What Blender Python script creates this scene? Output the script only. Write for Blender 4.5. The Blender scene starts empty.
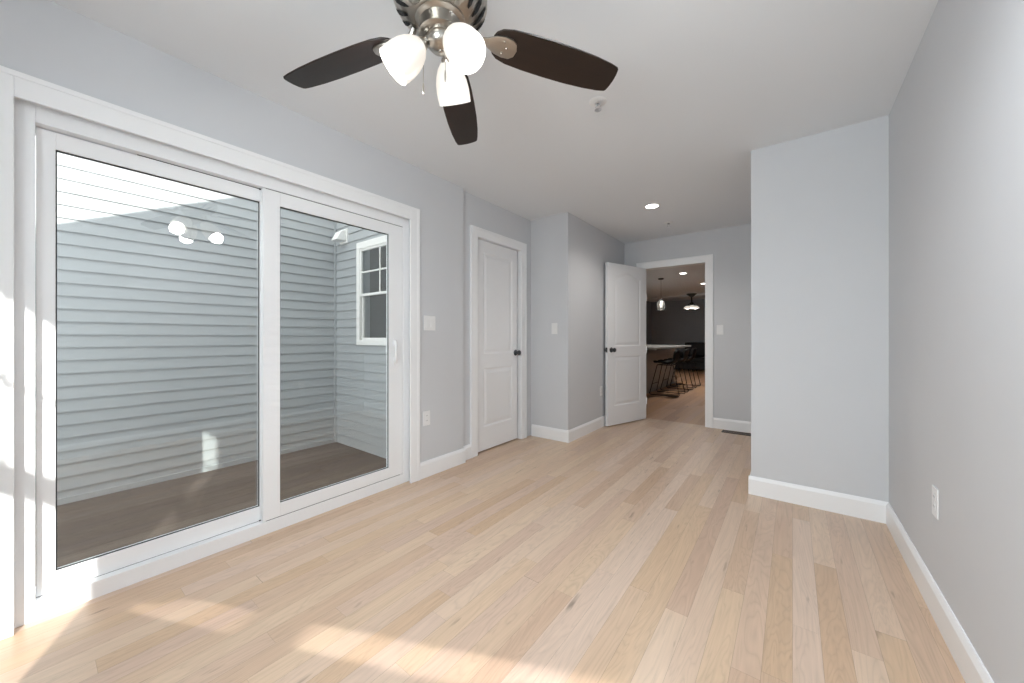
import bpy, bmesh, math, random
from mathutils import Vector, Matrix
random.seed(7)
PI = math.pi
S = bpy.context.scene
COL = S.collection

# ------------------------------------------------------------------ camera
CAM_H, YAW = 1.1108, 0.6519
cd = bpy.data.cameras.new('camera')
cd.sensor_width = 36.0
cd.lens = 367.61 / 1024 * 36.0
cd.shift_y = -3.9 / 1024
cd.clip_start = 0.02
cam = bpy.data.objects.new('camera', cd)
cam.location = (0, 0, CAM_H)
cam.rotation_euler = (PI / 2, 0, YAW)
COL.objects.link(cam)
S.camera = cam

# ------------------------------------------------------------------ sky, sun, added daylight and glint lamps, exposure
w = bpy.data.worlds.new('sky')
S.world = w
w.use_nodes = True
bg = w.node_tree.nodes['Background']
bg.inputs[0].default_value = (0.93, 0.97, 1.0, 1)
bg.inputs[1].default_value = 3.05

SUN = Vector((-2.18, 1.0, -0.99)).normalized()
sl = bpy.data.lights.new('sun', 'SUN')
sl.energy = 9.0
sl.angle = math.radians(0.6)
sl.color = (1.0, 0.97, 0.925)
so = bpy.data.objects.new('sun', sl)
so.rotation_euler = SUN.to_track_quat('-Z', 'Y').to_euler()
so.location = (6, -4, 5)
COL.objects.link(so)


def area(name, loc, direction, sx, sy, energy, color=(1, 1, 1), spread=None):
    l = bpy.data.lights.new(name, 'AREA')
    l.shape = 'RECTANGLE'
    l.size, l.size_y = sx, sy
    l.energy = energy
    l.color = color
    if spread:
        l.spread = spread
    o = bpy.data.objects.new(name, l)
    o.location = loc
    o.rotation_euler = Vector(direction).to_track_quat('-Z', 'Y').to_euler()
    COL.objects.link(o)
    return o


# area lamp added outside the window behind the camera, standing in for daylight
area('window_daylight', (-0.29, -1.04, 1.47), (0, 1, -0.02), 0.80, 1.40, 40, (0.88, 0.95, 1.0))
# added lamps imitate sun off slider glass, above and below the sash rail's shadow
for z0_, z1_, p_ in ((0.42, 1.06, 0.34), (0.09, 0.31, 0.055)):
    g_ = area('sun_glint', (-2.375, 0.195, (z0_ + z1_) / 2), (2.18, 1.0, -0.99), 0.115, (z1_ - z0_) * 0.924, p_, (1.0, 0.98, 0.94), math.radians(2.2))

S.view_settings.view_transform = 'Standard'
S.view_settings.look = 'None'
S.view_settings.gamma = 1.0
S.view_settings.use_curve_mapping = False
S.view_settings.exposure = 0.38
S.cycles.max_bounces = 10
S.cycles.diffuse_bounces = 6
S.cycles.transparent_max_bounces = 16
S.cycles.caustics_reflective = False
S.cycles.caustics_refractive = False
S.cycles.sample_clamp_indirect = 4.0
S.cycles.use_denoising = True

# ------------------------------------------------------------------ materials
MATS = {}


def mat(name, col, rough=0.5, metal=0.0, bump=0.0, bscale=200.0, emit=None, estr=0.0, var=0.0, vscale=6.0, spec=0.5, coat=0.0):
    m = bpy.data.materials.new(name)
    m.use_nodes = True
    nt = m.node_tree
    b = nt.nodes['Principled BSDF']
    b.inputs['Base Color'].default_value = (*col, 1)
    b.inputs['Roughness'].default_value = rough
    b.inputs['Metallic'].default_value = metal
    b.inputs['Specular IOR Level'].default_value = spec
    b.inputs['Coat Weight'].default_value = coat
    tc = nt.nodes.new('ShaderNodeTexCoord')
    if var > 0:
        n = nt.nodes.new('ShaderNodeTexNoise')
        n.inputs['Scale'].default_value = vscale
        n.inputs['Detail'].default_value = 4
        nt.links.new(tc.outputs['Object'], n.inputs['Vector'])
        mx = nt.nodes.new('ShaderNodeMixRGB')
        mx.inputs[1].default_value = (*[c * (1 - var) for c in col], 1)
        mx.inputs[2].default_value = (*[min(1, c * (1 + var)) for c in col], 1)
        nt.links.new(n.outputs['Fac'], mx.inputs[0])
        nt.links.new(mx.outputs[0], b.inputs['Base Color'])
    if bump > 0:
        n2 = nt.nodes.new('ShaderNodeTexNoise')
        n2.inputs['Scale'].default_value = bscale
        n2.inputs['Detail'].default_value = 3
        nt.links.new(tc.outputs['Object'], n2.inputs['Vector'])
        bp = nt.nodes.new('ShaderNodeBump')
        bp.inputs['Strength'].default_value = bump
        bp.inputs['Distance'].default_value = 0.002
        nt.links.new(n2.outputs['Fac'], bp.inputs['Height'])
        nt.links.new(bp.outputs[0], b.inputs['Normal'])
    if emit:
        b.inputs['Emission Color'].default_value = (*emit, 1)
        b.inputs['Emission Strength'].default_value = estr
    MATS[name] = m
    return m


WALL = mat('wall_paint', (0.608, 0.619, 0.640), 0.75, bump=0.05, bscale=260, var=0.012)
CEIL = mat('ceiling_paint', (0.775, 0.797, 0.820), 0.85, bump=0.05, bscale=300)
TRIM = mat('trim_paint', (0.86, 0.865, 0.875), 0.38, var=0.01)
DOORM = mat('door_paint', (0.80, 0.805, 0.82), 0.42, var=0.01)
VINYL = mat('white_vinyl', (0.86, 0.87, 0.885), 0.33, var=0.01)
PLATE = mat('switch_plastic', (0.80, 0.80, 0.80), 0.3, var=0.01)
GAP = mat('shadow_gasket', (0.03, 0.03, 0.032), 0.7, var=0.1)
NICKEL = mat('brushed_nickel', (0.46, 0.43, 0.39), 0.28, 1.0, bump=0.04, bscale=400, var=0.05)
DARKMETAL = mat('dark_knob_metal', (0.09, 0.09, 0.095), 0.28, 0.9, var=0.1)
BLACKMETAL = mat('black_metal', (0.015, 0.015, 0.016), 0.45, 0.4, var=0.1)
BLACKVENT = mat('vent_black', (0.012, 0.012, 0.012), 0.8, var=0.1)
LEATHER = mat('black_leather', (0.008, 0.008, 0.009), 0.6, bump=0.15, bscale=120, var=0.15, spec=0.2)
SOFA = mat('black_sofa_leather', (0.014, 0.014, 0.016), 0.5, bump=0.15, bscale=90, var=0.15)
CHROME = mat('chrome', (0.75, 0.75, 0.76), 0.15, 1.0, var=0.03)
SIDING = mat('grey_vinyl_siding', (0.335, 0.352, 0.358), 0.55, bump=0.12, bscale=90, var=0.03)
EXTTRIM = mat('exterior_white_trim', (0.78, 0.77, 0.74), 0.5, var=0.02)
COUNTER = mat('light_stone_counter', (0.42, 0.42, 0.41), 0.25, var=0.12, vscale=9)
ISLAND = mat('grey_island_paint', (0.42, 0.43, 0.44), 0.5, var=0.02)
REGISTER = mat('bronze_register', (0.035, 0.028, 0.024), 0.45, 0.6, var=0.1)
ROOF = mat('roof_shingle', (0.09, 0.09, 0.1), 0.9, bump=0.4, bscale=40, var=0.25, vscale=30)
DIM = mat('brown_room_paint', (0.10, 0.09, 0.08), 0.8, var=0.05)  # dark tone stands in for the dimness of the room behind the window
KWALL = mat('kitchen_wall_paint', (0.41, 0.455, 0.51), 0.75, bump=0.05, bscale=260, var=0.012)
BULB = mat('lit_bulb', (1, 1, 1), 0.5, emit=(1.0, 0.93, 0.82), estr=4.0, var=0.01)
SHADE = mat('lit_frosted_glass', (0.35, 0.34, 0.32), 0.35, emit=(1.0, 0.90, 0.79), estr=0.5, var=0.01)
CAN = mat('lit_downlight', (1, 1, 1), 0.5, emit=(1.0, 0.97, 0.93), estr=9.0, var=0.01)


def glass(name, tint=(0.97, 0.985, 0.98), f0=1.5, rough=0.0):
    m = bpy.data.materials.new(name)
    m.use_nodes = True
    nt = m.node_tree
    nt.nodes.remove(nt.nodes['Principled BSDF'])
    out = nt.nodes['Material Output']
    tr = nt.nodes.new('ShaderNodeBsdfTransparent')
    tr.inputs[0].default_value = (*tint, 1)
    gl = nt.nodes.new('ShaderNodeBsdfGlossy')
    gl.inputs['Roughness'].default_value = rough
    gl.inputs[0].default_value = (1, 1, 1, 1)
    # thin-sheet reflectance (Schlick), the same from both sides of the pane
    geo = nt.nodes.new('ShaderNodeNewGeometry')
    dot = nt.nodes.new('ShaderNodeVectorMath')
    dot.operation = 'DOT_PRODUCT'
    nt.links.new(geo.outputs['Incoming'], dot.inputs[0])
    nt.links.new(geo.outputs['Normal'], dot.inputs[1])
    prev = dot.outputs['Value']
    r0 = ((f0 - 1) / (f0 + 1)) ** 2
    for op, v0, v1 in (('ABSOLUTE', None, None), ('SUBTRACT', 1.0, None), ('POWER', None, 5.0), ('MULTIPLY', None, 1 - r0), ('ADD', None, r0)):
        n = nt.nodes.new('ShaderNodeMath')
        n.operation = op
        n.use_clamp = op != 'ABSOLUTE'
        if v0 is None:
            nt.links.new(prev, n.inputs[0])
            if v1 is not None:
                n.inputs[1].default_value = v1
        else:
            n.inputs[0].default_value = v0
            nt.links.new(prev, n.inputs[1])
        prev = n.outputs[0]
    mx = nt.nodes.new('ShaderNodeMixShader')
    nt.links.new(prev, mx.inputs[0])
    nt.links.new(tr.outputs[0], mx.inputs[1])
    nt.links.new(gl.outputs[0], mx.inputs[2])
    nt.links.new(mx.outputs[0], out.inputs[0])
    return m


GLASS = glass('window_glass', f0=1.75)
JAR = glass('clear_jar_glass', (0.93, 0.94, 0.94), 1.9, 0.25)
_nt = JAR.node_tree
_df = _nt.nodes.new('ShaderNodeBsdfTranslucent')
_df.inputs[0].default_value = (0.9, 0.9, 0.9, 1)
_m2 = _nt.nodes.new('ShaderNodeMixShader')
_m2.inputs[0].default_value = 0.14
_nt.links.new(_nt.nodes['Material Output'].inputs[0].links[0].from_socket, _m2.inputs[1])
_nt.links.new(_df.outputs[0], _m2.inputs[2])
_nt.links.new(_m2.outputs[0], _nt.nodes['Material Output'].inputs[0])


def plank_material(name, base, dark, light, width, length, axis, gap, grain, rough, tone=0.5, knots=True):
    """strip boards running along Y (axis 1); each board gets its own tone, its own grain and a hairline joint"""
    m = bpy.data.materials.new(name)
    m.use_nodes = True
    nt = m.node_tree
    L = nt.links
    b = nt.nodes['Principled BSDF']
    tc = nt.nodes.new('ShaderNodeTexCoord')
    sp = nt.nodes.new('ShaderNodeSeparateXYZ')
    L.new(tc.outputs['Object'], sp.inputs[0])

    def M(op, a, bb=None, clamp=False):
        n = nt.nodes.new('ShaderNodeMath')
        n.operation = op
        n.use_clamp = clamp
        for i, v in enumerate((a, bb)):
            if v is None:
                continue
            if isinstance(v, (int, float)):
                n.inputs[i].default_value = v
            else:
                L.new(v, n.inputs[i])
        return n.outputs[0]

    def W(vec):
        n = nt.nodes.new('ShaderNodeTexWhiteNoise')
        n.noise_dimensions = '3D'
        L.new(vec, n.inputs['Vector'])
        return n

    def C(x, y, z=0.0):
        n = nt.nodes.new('ShaderNodeCombineXYZ')
        for i, v in enumerate((x, y, z)):
            if isinstance(v, (int, float)):
                n.inputs[i].default_value = v
            else:
                L.new(v, n.inputs[i])
        return n.outputs[0]

    across, along = (sp.outputs[0], sp.outputs[1]) if axis == 1 else (sp.outputs[1], sp.outputs[0])
    u = M('DIVIDE', across, width)
    iu = M('FLOOR', u)
    fu = M('FRACT', u)
    rowrnd = W(C(iu, 3.7)).outputs['Value']
    v = M('ADD', M('DIVIDE', along, length), M('MULTIPLY', rowrnd, 17.3))
    # uneven lengths: shift the coordinate with a slow wobble
    v = M('ADD', v, M('MULTIPLY', M('SINE', M('ADD', M('MULTIPLY', v, 2.1), M('MULTIPLY', rowrnd, 40.0))), 0.28))
    iv = M('FLOOR', v)
    fv = M('FRACT', v)
    wn = W(C(iu, iv, 1.3))
    rnd = wn.outputs['Value']
    wn2 = W(C(iu, iv, 9.1))
    rnd2 = wn2.outputs['Value']
    # grain
    gv = C(M('ADD', M('MULTIPLY', across, 46.0), M('MULTIPLY', rnd, 90.0)), M('ADD', M('MULTIPLY', along, 2.4), M('MULTIPLY', rnd2, 60.0)), rnd)
    n1 = nt.nodes.new('ShaderNodeTexNoise')
    n1.inputs['Scale'].default_value = 1.0
    n1.inputs['Detail'].default_value = 6
    n1.inputs['Roughness'].default_value = 0.6
    n1.inputs['Distortion'].default_value = 0.7
    L.new(gv, n1.inputs['Vector'])
    gv2 = C(M('ADD', M('MULTIPLY', across, 9.0), M('MULTIPLY', rnd2, 70.0)), M('ADD', M('MULTIPLY', along, 0.9), M('MULTIPLY', rnd, 50.0)), rnd2)
    n2 = nt.nodes.new('ShaderNodeTexNoise')
    n2.inputs['Scale'].default_value = 1.0
    n2.inputs['Detail'].default_value = 3
    n2.inputs['Distortion'].default_value = 1.2
    L.new(gv2, n2.inputs['Vector'])
    # cathedral rings out of the slow noise
    ring = M('ABSOLUTE', M('SINE', M('MULTIPLY', n2.outputs['Fac'], 46.0)))
    ring = M('POWER', ring, 0.55)
    ramp = nt.nodes.new('ShaderNodeValToRGB')
    e = ramp.color_ramp.elements
    e[0].position, e[0].color = 0.0, (*dark, 1)
    e[1].position, e[1].color = 1.0, (*light, 1)
    k = e.new(tone)
    k.color = (*base, 1)
    L.new(rnd, ramp.inputs[0])
    # hue drift: a few boards lean pink, a few lean yellow
    hs = nt.nodes.new('ShaderNodeHueSaturation')
    L.new(ramp.outputs[0], hs.inputs['Color'])
    L.new(M('ADD', 0.491, M('MULTIPLY', rnd2, 0.011)), hs.inputs['Hue'])
    L.new(M('ADD', 0.92, M('MULTIPLY', rnd2, 0.20)), hs.inputs['Saturation'])
    val = M('ADD', 1.0 - grain, M('MULTIPLY', n1.outputs['Fac'], grain * 1.1))
    val = M('MULTIPLY', val, M('ADD', 1.0 - grain * 0.6, M('MULTIPLY', ring, grain * 0.5)))
    if knots:
        vo = nt.nodes.new('ShaderNodeTexNoise')
        vo.inputs['Scale'].default_value = 1.0
        vo.inputs['Detail'].default_value = 2
        L.new(C(M('MULTIPLY', across, 34.0), M('ADD', M('MULTIPLY', along, 5.0), M('MULTIPLY', rnd, 33.0)), M('MULTIPLY', rnd2, 20.0)), vo.inputs['Vector'])
        kn = M('MULTIPLY', M('SUBTRACT', vo.outputs['Fac'], 0.69, True), 5.0, True)
        val = M('MULTIPLY', val, M('SUBTRACT', 1.0, M('MULTIPLY', kn, 0.75)))
    # joints
    eu = M('MULTIPLY', M('MINIMUM', fu, M('SUBTRACT', 1.0, fu)), width)
    ev = M('MULTIPLY', M('MINIMUM', fv, M('SUBTRACT', 1.0, fv)), length)
    ed = M('MINIMUM', eu, ev)
    j = M('LESS_THAN', ed, gap)
    val = M('MULTIPLY', val, M('SUBTRACT', 1.0, M('MULTIPLY', j, 0.42)))
    L.new(val, hs.inputs['Value'])
    L.new(hs.outputs[0], b.inputs['Base Color'])
    b.inputs['Roughness'].default_value = rough
    bp = nt.nodes.new('ShaderNodeBump')
    bp.inputs['Strength'].default_value = 0.12
    bp.inputs['Distance'].default_value = 0.001
    L.new(val, bp.inputs['Height'])
    L.new(bp.outputs[0], b.inputs['Normal'])
    return m, b


FLOORM, fb = plank_material('oak_strip_floor', (0.71, 0.530, 0.388), (0.635, 0.450, 0.315), (0.75, 0.580, 0.437), 0.083, 1.15, 1, 0.0005, 0.26, 0.36)
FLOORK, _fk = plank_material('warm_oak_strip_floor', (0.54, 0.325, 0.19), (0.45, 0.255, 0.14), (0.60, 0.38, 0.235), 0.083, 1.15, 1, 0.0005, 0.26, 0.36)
fb.inputs['Coat Weight'].default_value = 0.15
fb.inputs['Coat Roughness'].default_value = 0.25
DECKM, _ = plank_material('brown_deck_board', (0.155, 0.116, 0.092), (0.115, 0.084, 0.066), (0.195, 0.150, 0.120), 0.140, 4.8, 1, 0.007, 0.85, 0.7, knots=False)
BLADEM, _bb = plank_material('dark_walnut_blade', (0.016, 0.008, 0.0055), (0.013, 0.0065, 0.0045), (0.020, 0.010, 0.007), 5.0, 5.0, 0, 0.0, 0.6, 0.36, knots=False)


# ------------------------------------------------------------------ mesh helpers
def new():
    return bmesh.new()


def box(bm, x0, x1, y0, y1, z0, z1, mtx=None):
    vs = [bm.verts.new((x, y, z)) for x in (x0, x1) for y in (y0, y1) for z in (z0, z1)]
    if mtx is not None:
        for v in vs:
            v.co = mtx @ v.co
    q = [(0, 1, 3, 2), (4, 6, 7, 5), (0, 4, 5, 1), (2, 3, 7, 6), (0, 2, 6, 4), (1, 5, 7, 3)]
    for f in q:
        bm.faces.new([vs[i] for i in f])
    return vs


def lathe(bm, prof, seg=32, mtx=None, caps=True):
    """prof: list of (radius, z)"""
    rings = []
    for r, z in prof:
        if r < 1e-6:
            v = bm.verts.new((0, 0, z))
            rings.append([v])
        else:
            rings.append([bm.verts.new((r * math.cos(2 * PI * i / seg), r * math.sin(2 * PI * i / seg), z)) for i in range(seg)])
    for a, b in zip(rings, rings[1:]):
        for i in range(seg):
            j = (i + 1) % seg
            if len(a) == 1 and len(b) == 1:
                continue
            if len(a) == 1:
                bm.faces.new((a[0], b[i], b[j]))
            elif len(b) == 1:
                bm.faces.new((a[i], b[0], a[j]))
            else:
                bm.faces.new((a[i], b[i], b[j], a[j]))
    if caps:
        for r_ in (rings[0], rings[-1]):
            if len(r_) > 2:
                try:
                    bm.faces.new(r_)
                except ValueError:
                    pass
    if mtx is not None:
        for rg in rings:
            for v in rg:
                v.co = mtx @ v.co


def tube(bm, pts, r, seg=10, closed=False, radii=None):
    pts = [Vector(p) for p in pts]
    n = len(pts)
    rings = []
    up = Vector((0, 0, 1))
    prev = None
    for i, p in enumerate(pts):
        if closed:
            t = (pts[(i + 1) % n] - pts[i - 1]).normalized()
        else:
            t = (pts[min(i + 1, n - 1)] - pts[max(i - 1, 0)]).normalized()
        if prev is None:
            a = up if abs(t.dot(up)) < 0.9 else Vector((1, 0, 0))
            u = t.cross(a).normalized()
        else:
            u = (prev - t * prev.dot(t)).normalized()
        prev = u
        v = t.cross(u)
        rr = radii[i] if radii else r
        rings.append([bm.verts.new(p + (u * math.cos(2 * PI * k / seg) + v * math.sin(2 * PI * k / seg)) * rr) for k in range(seg)])
    m = n if closed else n - 1
    for i in range(m):
        a, b = rings[i], rings[(i + 1) % n]
        for k in range(seg):
            bm.faces.new((a[k], a[(k + 1) % seg], b[(k + 1) % seg], b[k]))
    if not closed:
        bm.faces.new(rings[0][::-1])
        bm.faces.new(rings[-1])


def prism(bm, outline, z0, z1, mtx=None):
    a = [bm.verts.new((x, y, z0)) for x, y in outline]
    b = [bm.verts.new((x, y, z1)) for x, y in outline]
    n = len(outline)
    bm.faces.new(a[::-1])
    bm.faces.new(b)
    for i in range(n):
        j = (i + 1) % n
        bm.faces.new((a[i], a[j], b[j], b[i]))
    if mtx is not None:
        for v in a + b:
            v.co = mtx @ v.co


def obj(name, bm, m, parent=None, smooth=False, bevel=0.0, segs=2, sub=0):
    bmesh.ops.recalc_face_normals(bm, faces=bm.faces)
    me = bpy.data.meshes.new(name)
    bm.to_mesh(me)
    bm.free()
    me.materials.append(m)
    o = bpy.data.objects.new(name, me)
    COL.objects.link(o)
    if parent:
        o.parent = parent
    if bevel > 0:
        md = o.modifiers.new('bevel', 'BEVEL')
        md.width = bevel
        md.segments = segs
        md.limit_method = 'ANGLE'
        md.angle_limit = math.radians(40)
    if sub:
        md = o.modifiers.new('sub', 'SUBSURF')
        md.levels = sub
        md.render_levels = sub
    if smooth:
        for p in me.polygons:
            p.use_smooth = True
        md = o.modifiers.new('ws', 'EDGE_SPLIT')
        md.split_angle = math.radians(38)
    return o


def struct(name, bm, m, **k):
    o = obj(name, bm, m, **k)
    if not k.get('parent'):
        o['kind'] = 'structure'
    return o


def tag(o, label, cat, group=None):
    o['label'] = label
    o['category'] = cat
    if group:
        o['group'] = group
    return o


def thing(name, label, cat, loc=(0, 0, 0), rotz=0.0, group=None):
    o = bpy.data.objects.new(name, None)
    o.empty_display_size = 0.1
    o.location = loc
    o.rotation_euler = (0, 0, rotz)
    COL.objects.link(o)
    return tag(o, label, cat, group)


def copy_tree(o, parent=None):
    c = o.copy()
    COL.objects.link(c)
    c.parent = parent
    for ch in list(o.children):
        copy_tree(ch, c)
    return c


# ------------------------------------------------------------------ room dimensions
H = 2.44
XL, XL2, XR = -2.3261, -2.3689, 0.4571
YJ, YC, YS, YF = 2.3372, 3.4546, 3.1106, 5.0987
XC, XS = -1.8899, -0.2348
YB = -0.85
XW = -2.52          # outer face of the left wall
KX0, KX1, KY1 = -4.20, 1.0, 14.1
WT = 0.13           # wall between room and kitchen
DX0, DX1, DH = -1.640, -0.862, 2.050    # doorway to the kitchen

# ------------------------------------------------------------------ structure
bm = new()
box(bm, -2.372, 0.60, -1.0, YF + 0.06, -0.12, 0)
struct('floor', bm, FLOORM)
bm = new()
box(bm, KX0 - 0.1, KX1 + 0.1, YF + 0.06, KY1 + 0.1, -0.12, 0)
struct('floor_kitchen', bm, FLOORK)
bm = new()
box(bm, XW, 0.60, -1.0, YF + 0.06, H, H + 0.12)
struct('ceiling', bm, CEIL)
bm = new()
box(bm, KX0 - 0.1, KX1 + 0.1, YF + 0.06, KY1 + 0.1, H, H + 0.12)
struct('ceiling_kitchen', bm, CEIL)
bm = new()
box(bm, KX0, KX1, 12.35, 12.75, H - 0.045, H)
struct('trim_17', bm, CEIL)

SY0, SY1, SZ1 = -0.060, 1.782, 2.036      # rough opening of the sliding door
bm = new()
box(bm, XW, XL, -1.0, SY0, -0.12, H)
box(bm, XW, XL, SY1, YJ, -0.12, H)
box(bm, XW, XL, SY0, SY1, SZ1, H)
struct('wall_left', bm, WALL)
CY0, CY1, CZ1 = 2.535, 3.275, 2.075       # closet opening
bm = new()
box(bm, XW, XL2, YJ, CY0, -0.12, H)
box(bm, XW, XL2, CY1, YC, -0.12, H)
box(bm, XW, XL2, CY0, CY1, CZ1, H)
struct('wall_recess', bm, WALL)
bm = new()
box(bm, XW, XC, YC, YF + WT, -0.12, H)
struct('wall_bump', bm, WALL)
bm = new()
box(bm, XC, DX0, YF, YF + WT, -0.12, H)
box(bm, DX1, 0.58, YF, YF + WT, -0.12, H)
box(bm, DX0, DX1, YF, YF + WT, DH, H)
box(bm, KX0 - 0.1, XW, YF, YF + WT, -0.12, H)
box(bm, 0.58, KX1 + 0.1, YF, YF + WT, -0.12, H)
struct('wall_far', bm, WALL)
bm = new()
box(bm, XS, 0.58, YS, YF, -0.12, H)
struct('wall_stub', bm, WALL)
bm = new()
box(bm, XR, 0.58, YB - 0.15, YS, -0.12, H)
struct('wall_right', bm, WALL)

# wall behind the camera with its window
WIN = [(-0.74, 0.160)]
WZ0, WZ1 = 0.74, 2.215
bm = new()
xs = [XL] + sorted([v for p in WIN for v in p]) + [XR]
for a, b in ((xs[0], xs[1]), (xs[2], xs[3])):
    box(bm, a, b, YB - 0.15, YB, -0.12, H)
for a, b in WIN:
    box(bm, a, b, YB - 0.15, YB, -0.12, WZ0)
    box(bm, a, b, YB - 0.15, YB, WZ1, H)
struct('wall_back', bm, WALL)
for i, (a, b) in enumerate(WIN):
    # sashes sit in the outer face of the wall
    bm = new()
    y0, y1 = -1.0, -0.972
    box(bm, a, a + 0.02, y0, y1, WZ0, WZ1)
    box(bm, b - 0.02, b, y0, y1, WZ0, WZ1)
    box(bm, a + 0.02, b - 0.02, y0, y1, 2.195, WZ1)
    box(bm, a + 0.02, b - 0.02, y0, y1, WZ0, 0.76)
    box(bm, a + 0.02, b - 0.02, y0, y1, 1.458, 1.555)
    box(bm, a + 0.02, b - 0.02, y0 + 0.012, y0 + 0.022, 1.862, 1.878)
    box(bm, (a + b) / 2 - 0.007, (a + b) / 2 + 0.007, y0 + 0.012, y0 + 0.022, 1.555, 2.195)
    f = struct('window_%d' % (i + 2), bm, VINYL)
    bm = new()
    box(bm, a + 0.02, b - 0.02, y0 + 0.015, y0 + 0.019, 0.76, 2.195)
    obj('pane', bm, GLASS, f)
    bm = new()
    c = 0.085
    box(bm, a - c, a, YB, YB + 0.018, WZ0 - c, WZ1 + c)
    box(bm, b, b + c, YB, YB + 0.018, WZ0 - c, WZ1 + c)
    box(bm, a, b, YB, YB + 0.018, WZ1, WZ1 + c)
    box(bm, a, b, YB, YB + 0.018, WZ0 - c, WZ0)
    obj('casing', bm, TRIM, f)

# kitchen shell
bm = new()
box(bm, KX0 - 0.1, KX0, YF + WT, KY1, -0.12, H)
struct('wall_kitchen_left', bm, KWALL)
bm = new()
box(bm, KX0 - 0.1, KX1 + 0.1, KY1, KY1 + 0.1, -0.12, H)
struct('wall_kitchen_far', bm, KWALL)
bm = new()
box(bm, KX1, KX1 + 0.1, YF + WT, KY1, -0.12, H)
struct('wall_kitchen_right', bm, KWALL)


# ------------------------------------------------------------------ baseboards and casings
def board(bm, p0, p1, n, h=0.128, t=0.0145):
    """baseboard from p0 to p1 (xy), n = outward normal; small chamfer at the top"""
    p0, p1, n = Vector((*p0, 0)), Vector((*p1, 0)), Vector((*n, 0))
    prof = [(0, 0), (t, 0), (t, h - 0.022), (t * 0.62, h - 0.008), (t * 0.35, h), (0, h)]
    rows = []
    for p in (p0, p1):
        rows.append([bm.verts.new(p + n * d + Vector((0, 0, z))) for d, z in prof])
    k = len(prof)
    for i in range(k):
        j = (i + 1) % k
        bm.faces.new((rows[0][i], rows[0][j], rows[1][j], rows[1][i]))
    bm.faces.new(rows[0][::-1])
    bm.faces.new(rows[1])


B = 0.0145
bm = new()
board(bm, (XL, 1.842), (XL, YJ + 0.012), (1, 0))
struct('baseboard_left', bm, TRIM)
bm = new()
board(bm, (XL2, YJ + 0.012), (XL2, 2.463), (1, 0), t=0.018)
struct('baseboard_recess', bm, TRIM)
bm = new()
board(bm, (XL2 + 0.02, YC), (XC + B, YC), (0, -1))
struct('baseboard_closet', bm, TRIM)
bm = new()
board(bm, (XC, YC), (XC, YF), (1, 0))
struct('baseboard_bump', bm, TRIM)
bm = new()
board(bm, (-0.775, YF), (XS, YF), (0, -1))
struct('baseboard_far', bm, TRIM)
bm = new()
board(bm, (XS - B, YS), (XR, YS), (0, -1))
board(bm, (XS, YS), (XS, YF - B), (-1, 0))
struct('baseboard_stub', bm, TRIM)
bm = new()
board(bm, (XR, YB + 0.02), (XR, YS - B), (-1, 0))
struct('baseboard_right', bm, TRIM)
bm = new()
board(bm, (XL, YB), (XR - B, YB), (0, 1))
struct('baseboard_back', bm, TRIM)


def casing_x(bm, x, t, y0, y1, zt, cw, cwt=None):
    """door casing on a wall of constant x, facing +x; inner opening y0..y1, up to zt"""
    cwt = cwt or cw
    box(bm, x, x + t, y0 - cw, y0, 0, zt + cwt)
    box(bm, x, x + t, y1, y1 + cw, 0, zt + cwt)
    box(bm, x, x + t, y0, y1, zt, zt + cwt)
    # raised outer back-band
    box(bm, x + t, x + t + 0.004, y0 - cw, y0 - cw + 0.022, 0, zt + cwt)
    box(bm, x + t, x + t + 0.004, y1 + cw - 0.022, y1 + cw, 0, zt + cwt)
    box(bm, x + t, x + t + 0.004, y0 - cw + 0.022, y1 + cw - 0.022, zt + cwt - 0.022, zt + cwt)


bm = new()
casing_x(bm, XL, 0.018, -0.037, 1.757, 2.012, 0.085, 0.096)
struct('trim_1', bm, TRIM, bevel=0.002)
bm = new()
casing_x(bm, XL2, 0.018, 2.553, 3.257, 2.060, 0.090)
struct('trim_2', bm, TRIM, bevel=0.002)
bm = new()       # closet jamb
box(bm, XW, XL2, CY0, 2.553, 0, CZ1)
box(bm, XW, XL2, 3.257, CY1, 0, CZ1)
box(bm, XW, XL2, 2.553, 3.257, 2.060, CZ1)
struct('trim_3', bm, TRIM)
bm = new()       # casing of the far doorway, room side
t = 0.018
cw = 0.090
a0, a1, zt = DX0 + 0.014, DX1 - 0.002, 2.046
for (x0, x1, z0, z1) in ((a0 - cw, a0, 0, zt + cw), (a1, a1 + cw, 0, zt + cw), (a0, a1, zt, zt + cw)):
    box(bm, x0, x1, YF - t, YF, z0, z1)
box(bm, a1 + cw - 0.022, a1 + cw, YF - t - 0.004, YF - t, 0, zt + cw)
box(bm, a0 - cw, a1 + cw - 0.022, YF - t - 0.004, YF - t, zt + cw - 0.022, zt + cw)
struct('trim_4', bm, TRIM, bevel=0.002)
bm = new()       # jamb of the far doorway
box(bm, DX0 - 0.002, DX0 + 0.014, YF, YF + WT, 0, DH)
box(bm, DX1 - 0.004, DX1 + 0.002, YF, YF + WT, 0, DH)
box(bm, DX0, DX1, YF, YF + WT, 2.046, DH + 0.002)
struct('trim_5', bm, TRIM)


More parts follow.
